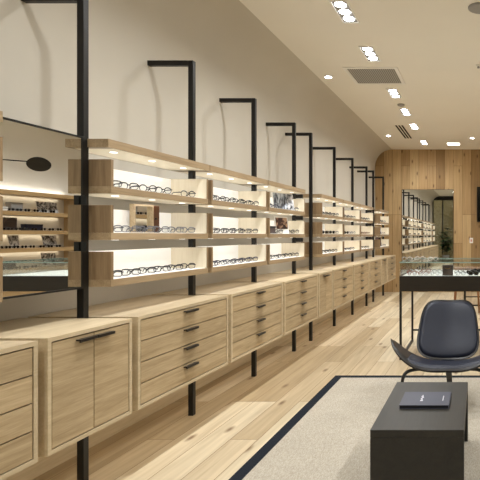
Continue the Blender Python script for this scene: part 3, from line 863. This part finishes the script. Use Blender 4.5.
# ------------------------------------------------------------------ stool and desk behind the display table
st = thing('wooden_stool', 'warm brown wooden stool behind the glass display table', 'stool', (-.24, 9.1, 0))
MB().box(-.235, .235, -.18, .18, .765, .81).build('seat', M['stoolwood'], st, bevel=.012)
for sx in (-1, 1):
    for sy in (-1, 1):
        MB().tube([(sx * .185, sy * .13, .7645), (sx * .225, sy * .17, 0)], [.021, .014], 10).build('leg', M['stoolwood'], st)
for sy in (-1, 1): MB().tube([(-.195, sy * .145, .52), (.195, sy * .145, .52)], .009, 8).build('stretcher', M['stoolwood'], st)
dk = thing('metal_frame_desk', 'wood-topped desk on a black metal sled frame near the oak wall', 'desk', (-.32, 9.86, 0))
B(0, 1.3, 0, .6, .72, .75).build('desktop', M['stoolwood'], dk, bevel=.002)
for x in (0, 1.275):
    MB().box(x, x + .025, 0, .025, .025, .7198).box(x, x + .025, .575, .6, .025, .7198).box(x, x + .025, 0, .6, 0, .025).build('leg_frame', M['black'], dk)
B(.0252, 1.2748, 0, .025, .0, .025).build('floor_bar', M['black'], dk)
B(.0252, 1.2748, 0, .02, .17, .19).build('foot_bar', M['black'], dk)

# ------------------------------------------------------------------ back wall: tall mirror, screen, switch
bm_ = thing('tall_mirror', 'tall frameless mirror on the oak back wall reflecting the shop', 'mirror', (-1.91, YB, .08))
B(0, 1.25, -.012, -.0005, 0, 2.43).build('mirror_glass', M['mirror'], bm_)
MB().box(-.008, 0, -.014, -.0005, -.008, 2.438).box(1.25, 1.258, -.014, -.0005, -.008, 2.438).box(0, 1.25, -.014, -.0005, 2.43, 2.438).box(0, 1.25, -.014, -.0005, -.008, 0).build('edge_trim', M['black'], bm_)
tv = thing('wall_screen', 'black flat screen on the oak wall at the right edge', 'screen', (-.075, YB, 1.72))
B(0, 1.5, -.045, -.0005, 0, .86).build('bezel', M['black'], tv, bevel=.004); B(.015, 1.485, -.047, -.0455, .015, .845).build('display', M['tvscreen'], tv)
sw = thing('wall_switch', 'small white wall switch on the oak boards right of the tall mirror', 'switch', (-.255, YB, 1.20))
B(0, .085, -.008, -.0005, 0, .13).build('plate', M['white'], sw, bevel=.002); B(.022, .063, -.013, -.0082, .035, .095).build('rocker', M['toggle'], sw, bevel=.002)

# ------------------------------------------------------------------ opposite wall display (seen in the wall mirror)
OX0, OX1, OY0, OY1 = 3.06, 3.398, 5.9, 9.45
oc = thing('opposite_display_case', 'oak wall shelving across the shop, seen reflected in the wall mirror', 'shelf', (OX0, OY0, 0))
dpt, ln = OX1 - OX0, OY1 - OY0
OZ = [.844, 1.181, 1.476, 1.788]
for z in OZ: B(0, dpt, .03, ln - .03, z - .065, z).build('shelf_board', M['opposite_oak'], oc)
B(0, dpt, .03, ln - .03, 2.06, 2.125).build('canopy', M['opposite_oak'], oc)
for y in (0, ln - .03): B(0, dpt, y, y + .03, 0, 2.125).build('side_panel', M['oakv'], oc)
B(.0, dpt, .03, ln - .03, .0, .50).build('base_cabinet', M['opposite_oak'], oc)
B(dpt - .06, dpt - .03, .05, ln - .05, 2.1252, 2.14).build('led_strip', M['ledstrip'], oc)
for z in (2.06, 1.723, 1.411, 1.116):
    area('opposite_shelf_light', (OX0 + .30, (OY0 + OY1) / 2, z - .004), .012, 3.2, 2.2, rot=(0, math.radians(-10), 0))
VX = 2 * -2.222   # virtual eye behind the wall mirror
def yo(px, x): return (x - VX) * 500 / (480 - px)
fset = [(3, [(1, 3), (12, 0), (22, 0)]), (2, []), (1, [])]
def opp_glasses(z, pxs, nm, x=3.05):
    for k, px in enumerate(pxs):
        place_glasses('black', (x + .03, yo(px, x), z + .0004), PI + random.uniform(-.04, .04), f'dark sunglasses, {ORD[k]} from left on {nm} seen in the wall mirror', 'sunglasses in the mirror reflection', rnd=random.random() < .5, dark=True, name='sunglasses', cat='sunglasses')
opp_glasses(OZ[3], [13, 21, 29, 38, 46, 54], 'upper reflected shelf')
opp_glasses(OZ[2], [4, 12, 20, 28, 36, 45, 53, 61], 'second reflected shelf')
opp_glasses(OZ[1], [2, 10, 18, 26, 34, 44, 52, 60], 'third reflected shelf')
opp_glasses(OZ[0], [4, 12, 20, 28, 36], 'lowest reflected shelf')
def opp_card(px0, px1, z, ht, mats, label, x=3.30):
    a, b_ = yo(px0, x), yo(px1, x)
    card('photo_card', label, 'photo card', (x, (a + b_) / 2, z + .0006), PI, abs(b_ - a), ht, mats)
opp_card(37, 58, OZ[3], .205, [bw[0], bw[3]], 'black and white twin photo card on upper shelf in the mirror reflection')
opp_card(9, 20, OZ[1], .215, [bw[1]], 'photo card at left of the third shelf in the mirror reflection')
opp_card(43, 57, OZ[1], .215, [bw[2]], 'photo card at right of the third shelf in the mirror reflection')
opp_card(42, 57, OZ[0], .235, [bw[3]], 'photo card on the lowest shelf in the mirror reflection')
def opp_box(px0, px1, z, ht, mat, label, x=3.235, lid=True):
    a, b_ = yo(px0, x), yo(px1, x)
    t = thing('display_box', label, 'box', (x, a, z + .0004))
    B(0, .09, 0, b_ - a, 0, ht * .7).build('box_body', mat, t, bevel=.003)
    B(-.002, .092, -.002, b_ - a + .002, ht * .7 + .0003, ht).build('lid', mat, t, bevel=.003)
opp_box(11, 23, OZ[3], .15, M['greyhousing'], 'grey box on the upper shelf in the mirror reflection')
opp_box(-2, 8, OZ[3], .07, M['white'], 'white box on the upper shelf in the mirror reflection')
opp_box(5, 17, OZ[2], .21, M['darkbox'], 'tall dark brown box on second shelf in the mirror reflection')
opp_box(26, 43, OZ[2], .11, EYE['dark blue'], 'flat dark blue box on second shelf in the mirror reflection')
opp_box(3, 16, OZ[0], .12, M['bookdark'], 'black box on the lowest shelf in the mirror reflection')
# dish lamp on the opposite wall
ly, lz = 7.62, 2.50
lx = VX + 441 * ly / 500
wl_ = thing('dish_wall_lamp', 'black dish lamp on a thin arm, reflected in the wall mirror', 'lamp', (XR, ly, lz))
B(-.03, -.0005, -.03, .03, -.02, .14).build('wall_plate', M['black'], wl_)
MB().tube([(-.03, 0, .09), (lx - XR + .16, 0, .02)], .009, 8).build('arm', M['black'], wl_)
MB().tube([(lx - XR + .165, 0, .02), (lx - XR + .125, 0, .012)], .022, 10).build('joint', M['brass'], wl_)
dm = MB()
dm.lathe([(.03, .030), (.08, .018), (.128, -.010), (.145, -.036), (.139, -.038), (.03, -.024)], (0, 0, 0), 36)
ty = math.radians(42); dvec = Vector((-.62 * math.sin(ty), -.78 * math.sin(ty), -math.cos(ty)))
rot = Vector((0, 0, -1)).rotation_difference(dvec).to_matrix().to_4x4()
dm.v = [tuple((rot @ Vector(p)) + Vector((lx - XR, 0, 0))) for p in dm.v]
dm.build('dish_shade', M['black'], wl_, fix=True)

# ------------------------------------------------------------------ potted plant by the shopfront (seen in the tall mirror)
pl = thing('potted_plant', 'tall dark green potted plant by the shopfront, reflected in the tall mirror', 'plant', (-1.78, -1.35, 0))
MB().lathe([(.15, 0), (.20, .36), (.185, .36), (.18, .32)], (0, 0, 0), 24).build('pot', M['pot'], pl)
MB().lathe([(.178, .31), (.178, .325)], (0, 0, 0), 20).build('soil', M['soil'], pl)
stm = MB(); lv = MB()
for k in range(5):
    a = k * 1.26; top = Vector((.27 * math.cos(a), .27 * math.sin(a), 1.20 + .12 * k))
    stm.tube([(.04 * math.cos(a), .04 * math.sin(a), .3), tuple(top * .6 + Vector((0, 0, .2))), tuple(top)], [.012, .009, .005], 6)
    for q in range(34):
        t = .25 + .75 * q / 33; base = Vector((.04 * math.cos(a), .04 * math.sin(a), .3)).lerp(top, t)
        an = random.uniform(0, 2 * PI); dirv = Vector((math.cos(an), math.sin(an), random.uniform(-.3, .7))).normalized(); side = dirv.cross(Vector((0, 0, 1))).normalized()
        Lf = random.uniform(.20, .34); Wf = Lf * .28
        vs = [base, base + dirv * Lf * .35 + side * Wf, base + dirv * Lf * .75 + side * Wf * .8 - Vector((0, 0, .02)), base + dirv * Lf - Vector((0, 0, .05)), base + dirv * Lf * .75 - side * Wf * .8 - Vector((0, 0, .02)), base + dirv * Lf * .35 - side * Wf]
        lv.add(vs, [(0, 1, 2, 3), (0, 3, 4, 5)], True)
stm.build('stem', M['bark'], pl); lv.build('foliage', M['leaf'], pl)

# ------------------------------------------------------------------ world, camera
w = bpy.data.worlds.new('World'); bpy.context.scene.world = w; w.use_nodes = True
bg = w.node_tree.nodes['Background']; bg.inputs[0].default_value = lin((188, 182, 166)); bg.inputs[1].default_value = 4.0

cam = bpy.data.cameras.new('Camera'); co = bpy.data.objects.new('Camera', cam); C.objects.link(co)
co.location = (0, 0, 1.4); co.rotation_euler = (PI / 2, 0, 0)
cam.sensor_width = 36; cam.sensor_fit = 'HORIZONTAL'; cam.lens = 36 * 500 / 480
cam.shift_x = -.5; cam.shift_y = -5 / 480
cam.clip_start = .05
sc = bpy.context.scene
sc.camera = co
sc.view_settings.view_transform = 'Standard'
sc.view_settings.exposure = 0.0
sc.cycles.max_bounces = 10; sc.cycles.diffuse_bounces = 5; sc.cycles.transparent_max_bounces = 16
sc.cycles.sample_clamp_indirect = 6
sc.cycles.use_denoising = True
